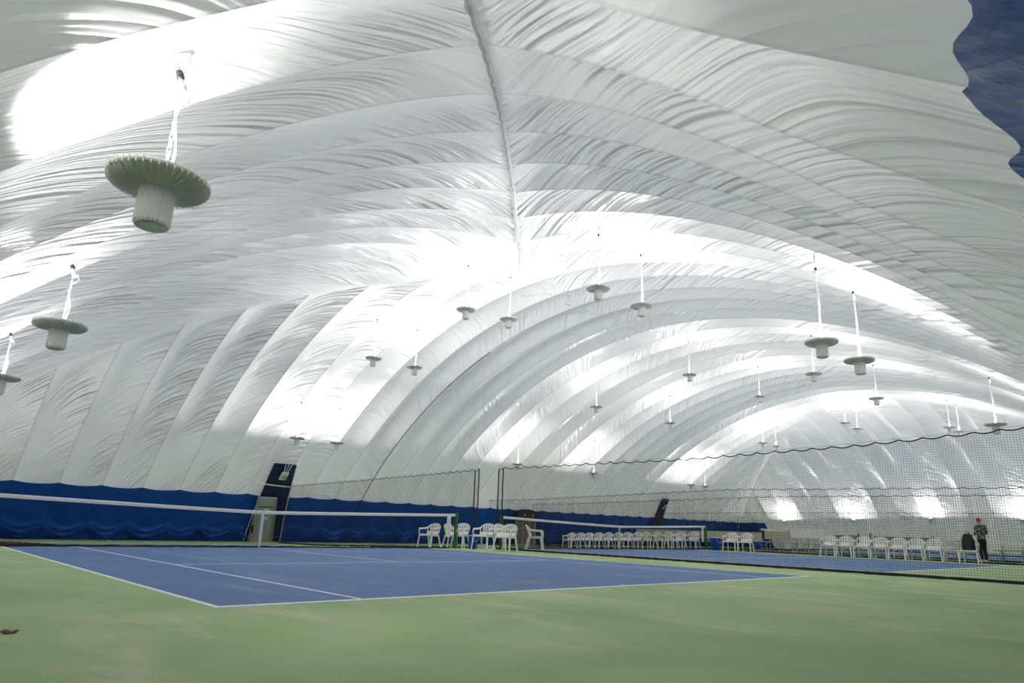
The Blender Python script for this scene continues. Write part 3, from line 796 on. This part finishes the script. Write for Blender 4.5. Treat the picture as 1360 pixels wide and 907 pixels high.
# air inlet grille with black hood on the far wall behind the near chairs
yy = Y1 - 1.75; zz = fz(yy)
ga, gb = x_at(684.5, yy), x_at(709.5, yy); gm = (ga + gb) / 2
def z_at(v, x, y):
    lo, hi = -1.0, 9.0
    for _ in range(40):
        mid = (lo + hi) / 2
        if pix((x, y, mid))[1] > v: lo = mid
        else: hi = mid
    return lo
Hh = z_at(691, gm, yy) - zz; hood = z_at(677.5, gm, yy) - zz - Hh
G = thing('air_inlet', 'tan slatted air inlet with a black hood on the back wall behind the chairs', 'vent', (gm, yy, zz))
bb = MB()
for k in range(15): bb.box(((ga + gb) / 2, yy, zz + .1 + (Hh - .15) * k / 14), (gb - ga - .1, .05, .035))
rel(bb.obj('slats', M['tan']), G)
bb = MB(); bb.box(((ga + gb) / 2, yy + .12, zz + Hh / 2), (gb - ga - .06, .10, Hh)); rel(bb.obj('backing', M['brown']), G)
bb = MB()
for xx in (ga, (ga + gb) / 2 - .3, (ga + gb) / 2 + .35, gb): bb.box((xx, yy - .02, zz + Hh / 2), (.07, .1, Hh))
bb.box(((ga + gb) / 2, yy - .02, zz + .03), (gb - ga, .1, .06)); bb.box(((ga + gb) / 2, yy - .02, zz + Hh), (gb - ga + .07, .1, .06)); rel(bb.obj('frame', M['tan']), G)
bb = MB(); pr = []
for k in range(13):
    a_ = PI * k / 12; pr.append(((ga + gb) / 2 - (gb - ga) * .56 * math.cos(a_), zz + Hh + .04 + hood * max(0, math.sin(a_)) ** .6))
bb.sheet([[(x_, yy - .22, z_), (x_, yy + .05, z_ + .02), (x_, yy + .35, z_ - .02)] for x_, z_ in pr], .03)
bb.add([(x_, yy - .2, z_) for x_, z_ in pr] + [(pr[0][0], yy - .2, zz + Hh), (pr[-1][0], yy - .2, zz + Hh)], [tuple(range(13)) + (14, 13)])
rel(bb.obj('hood', M['black'], smooth=False), G)
for dx in (-.25, .55):
    bb = MB(); bb.lathe([(.05, 0), (.05, .02), (0, .025)], 12); o = bb.obj('fastener', M['white_plastic']); o.rotation_euler = (PI / 2, 0, 0); o.location = ((ga + gb) / 2 + dx, yy - .2, zz + Hh + hood * .5); rel(o, G)

# ------------------------------------------------------------------ thin lines on and under the membrane
def line_thing(name, label, cat, pts, r, m):
    p0 = Vector(pts[0]); o = MB().tube([Vector(p) - p0 for p in pts], r, 6).obj(name, m, smooth=True); o.location = p0; o['label'] = label; o['category'] = cat; return o
ca, cs = find_wall(458, 719); cb, cs2 = find_wall(480, 660)
line_thing('restraint_cable', 'thin cable rising up the back wall from the floor between nets', 'cable', [skin('far', X0 + PITCH * round((ca - X0) / PITCH), .05 + .45 * k, .05 + .25 * math.exp(-k * .5), False) for k in range(36)], .018, M['rope'])
def hang(u, v0, v1, y, label):
    x = x_at(u, y); z0 = None
    top = mem_z(x, y)
    lo, hi = 0.0, top
    for _ in range(40):
        mid = (lo + hi) / 2
        if pix((x, y, mid))[1] > v1: lo = mid
        else: hi = mid
    line_thing('hanging_rope', label, 'rope', [(x + .02 * math.sin(k), y, top + .05 + (lo - top) * k / 12) for k in range(13)], .012, M['cord'])
hang(659, 404, 520, 19.0, 'thin white rope hanging below the right lamp over the first divider')
hang(940, 480, 575, 19.0, 'thin white rope hanging right of the far lamps by the walkway')
pc = []
for k in range(60):
    xx = 15.0 + 15 * k / 59; yy = 12.8 + .5 * math.sin(k * .5) + .25 * math.sin(k * 1.7); pc.append((xx, yy, mem_z(xx, yy) + .22 - .05 * abs(math.sin(k * .7)) - .12))
line_thing('supply_cable', 'thin pale supply cable strung along the ridge of the vault', 'cable', pc, .014, M['chain'])
db = MB(); rnd = random.Random(2); pts = [(.014 * k, .012 * math.sin(k * 1.3), .006 + .004 * math.sin(k)) for k in range(9)]
o = db.tube(pts, [.004, .012, .016, .014, .018, .012, .014, .009, .003], 6, flat=(1.6, .5)).obj('dry_leaf', M['leaf'], smooth=True)
o.location = (-1.51, -.68, .004); o.rotation_euler = (0, 0, A(-43)); o['label'] = 'small brown scrap on the green floor at the left edge'; o['category'] = 'leaf'

# ------------------------------------------------------------------ person with red beanie, seen from behind / side
PX, PY = 30.2, y_at(1308, 30.2)
P_ = thing('person', 'person in red knit cap, grey patterned jacket and black trousers standing by chairs', 'person', (PX, PY, fz(PY)), A(-40))
def skinned(name, verts, edges, radii, mtl, parent, sub=2, root=0):
    me = bpy.data.meshes.new(name); me.from_pydata(verts, edges, []); o = bpy.data.objects.new(name, me); COL.objects.link(o)
    md = o.modifiers.new('skin', 'SKIN'); md.use_smooth_shade = True
    for i, r in enumerate(radii): d = me.skin_vertices[0].data[i]; d.radius = r if isinstance(r, tuple) else (r, r); d.use_root = (i == root)
    s = o.modifiers.new('sub', 'SUBSURF'); s.levels = sub; s.render_levels = sub
    me.materials.append(mtl); o.parent = parent; return o
# body: local +y is the way the person faces; height 1.62
bv = [(0, 0, .84), (0, .01, 1.0), (0, .0, 1.17), (0, -.015, 1.32), (0, 0, 1.40), (0, .02, 1.46), (0, .035, 1.53),
      (-.085, 0, .80), (-.095, .02, .45), (-.10, -.03, .09), (-.105, .09, .04),
      (.085, 0, .80), (.10, .05, .45), (.12, .02, .09), (.13, .14, .04),
      (-.16, -.02, 1.33), (-.22, -.02, 1.08), (-.13, .17, 1.02), (-.06, .24, 1.05),
      (.16, -.02, 1.33), (.22, -.01, 1.08), (.17, .19, 1.0), (.10, .26, 1.03)]
be = [(0, 1), (1, 2), (2, 3), (3, 4), (4, 5), (5, 6), (0, 7), (7, 8), (8, 9), (9, 10), (0, 11), (11, 12), (12, 13), (13, 14), (3, 15), (15, 16), (16, 17), (17, 18), (3, 19), (19, 20), (20, 21), (21, 22)]
br_ = [(.13, .10), (.125, .095), (.135, .10), (.13, .085), .055, .05, .045, .085, .056, .035, .018, .085, .056, .035, .018, .055, .043, .036, .026, .055, .043, .036, .026]
skinned('body', bv, be, [(r[0] * .72, r[1] * .72) if isinstance(r, tuple) else r * (.75 if k not in (4, 5, 6, 17, 18, 21, 22) else 1) for k, r in enumerate(br_)], M['skin'], P_)
hd = MB(); hd.lathe([(0, -.115), (.045, -.105), (.066, -.06), (.076, 0), (.074, .05), (.055, .09), (.025, .108), (0, .11)], 20, c=(0, .035, 1.53))
hd.add([(-.012, .108, 1.50), (.012, .108, 1.50), (0, .132, 1.505), (0, .106, 1.55)], [(0, 1, 2), (1, 3, 2), (3, 0, 2)])
for s in (-1, 1): hd.tube([(s * .074, .03, 1.50), (s * .083, .02, 1.53), (s * .076, .03, 1.555)], [.008, .014, .008], 6)
hd.obj('head', M['skin'], P_, True)
fc = MB()
for s in (-1, 1): fc.lathe([(0, -.009), (.009, 0), (0, .009)], 8, c=(s * .03, .102, 1.535))
fc.tube([(-.022, .106, 1.475), (0, .112, 1.473), (.022, .106, 1.475)], .005, 5); fc.obj('face_features', M['hem'], P_, True)
cp_ = MB(); cp_.lathe([(.083, .0), (.086, .03), (.083, .032), (.082, .06), (.064, .105), (.03, .128), (0, .132)], 24, c=(0, .028, 1.535)); cp_.obj('knit_cap', M['red'], P_, True)
jv = [(0, 0, .76), (0, .01, 1.0), (0, .0, 1.18), (0, -.015, 1.33), (0, 0, 1.41), (-.165, -.02, 1.335), (-.23, -.02, 1.08), (-.14, .165, 1.02), (.165, -.02, 1.335), (.23, -.01, 1.08), (.18, .18, 1.0)]
je = [(0, 1), (1, 2), (2, 3), (3, 4), (3, 5), (5, 6), (6, 7), (3, 8), (8, 9), (9, 10)]
skinned('jacket', jv, je, [(.175, .135), (.165, .125), (.17, .125), (.16, .11), .07, .078, .064, .05, .078, .064, .05], M['jacket'], P_)
tv = [(0, 0, .95), (0, 0, .84), (-.088, 0, .78), (-.097, .02, .45), (-.10, -.03, .05), (.088, 0, .78), (.102, .05, .45), (.12, .02, .05)]
skinned('trousers', tv, [(0, 1), (1, 2), (2, 3), (3, 4), (1, 5), (5, 6), (6, 7)], [.11, (.12, .10), .098, .075, .06, .098, .075, .06], M['trousers'], P_)
for s, (fx, fy) in ((-1, (-.10, -.03)), (1, (.125, .02))):
    sh = MB(); g = []
    for k in range(9):
        q = k / 8; yv = fy - .06 + .26 * q; w = .045 * math.sin(PI * min(1, .25 + q * .8)) ** .5 if q < .95 else .02; hgt = .085 - .045 * q
        g.append([(fx - w, yv, .0), (fx - w, yv, .03), (fx - w * .6, yv, hgt), (fx + w * .6, yv, hgt), (fx + w, yv, .03), (fx + w, yv, 0)])
    sh.sheet(g); sh.obj('shoe', M['paper'], P_, True)
def hand(c, s):
    v = [c]; e = []; r = [.022]
    for k, (dx, ln) in enumerate(((-.027, .062), (-.010, .072), (.009, .070), (.026, .055))):
        b0 = len(v); v += [(c[0] + dx, c[1] + .045, c[2] + .005), (c[0] + dx, c[1] + .045 + ln * .5, c[2] - .005), (c[0] + dx * .9, c[1] + .04 + ln * .8, c[2] - .03)]
        e += [(0, b0), (b0, b0 + 1), (b0 + 1, b0 + 2)]; r += [.010, .009, .0075]
    b0 = len(v); v += [(c[0] - s * .035, c[1] + .015, c[2] + .01), (c[0] - s * .045, c[1] + .05, c[2] + .012)]; e += [(0, b0), (b0, b0 + 1)]; r += [.011, .009]
    return skinned('hand', v, e, r, M['skin'], P_, 1)
hand((-.06, .235, 1.05), -1); hand((.10, .255, 1.03), 1)
# black bag standing on the last chair
BG = thing('sports_bag', 'black bag standing upright on the white chair beside the person', 'bag', (BAGX - .02, BAGY, fz(BAGY) + .43), A(84))
b = MB(); g = []
for k in range(13):
    q = k / 12; w = .20 * (1 - .55 * max(0, q - .6) ** 1.2 * 2); d = .11 * (1 - .4 * q); zz = .0 + .55 * q
    g.append([(w * math.copysign(abs(math.cos(an)) ** .6, math.cos(an)), d * math.copysign(abs(math.sin(an)) ** .6, math.sin(an)), zz) for an in [2 * PI * n_ / 20 for n_ in range(21)]])
g.append([(0, 0, .57)] * 21); g.insert(0, [(0, 0, 0)] * 21)
b.sheet(g); b.obj('bag_body', M['bag'], BG, True)
b = MB(); b.tube([(-.06, 0, .53), (-.05, 0, .62), (0, 0, .65), (.05, 0, .62), (.06, 0, .53)], .012, 6); b.obj('carry_handle', M['bag'], BG, True)
b = MB(); b.tube([(-.15, .10, .05), (-.15, .125, .25), (-.11, .08, .42)], .012, 6); b.tube([(.15, .10, .05), (.15, .125, .25), (.11, .08, .42)], .012, 6); b.obj('shoulder_strap', M['bag'], BG, True)

# ------------------------------------------------------------------ light and view
w = bpy.data.worlds.new('world'); scene.world = w; w.use_nodes = True
w.node_tree.nodes['Background'].inputs[0].default_value = (.96, .98, 1.0, 1); w.node_tree.nodes['Background'].inputs[1].default_value = 1.1
vs = scene.view_settings; vs.view_transform = 'Standard'; vs.look = 'None'; vs.gamma = 1; vs.use_curve_mapping = False; vs.exposure = 0.27
cy = scene.cycles; cy.max_bounces = 12; cy.diffuse_bounces = 9; cy.glossy_bounces = 4; cy.sample_clamp_indirect = 6.0
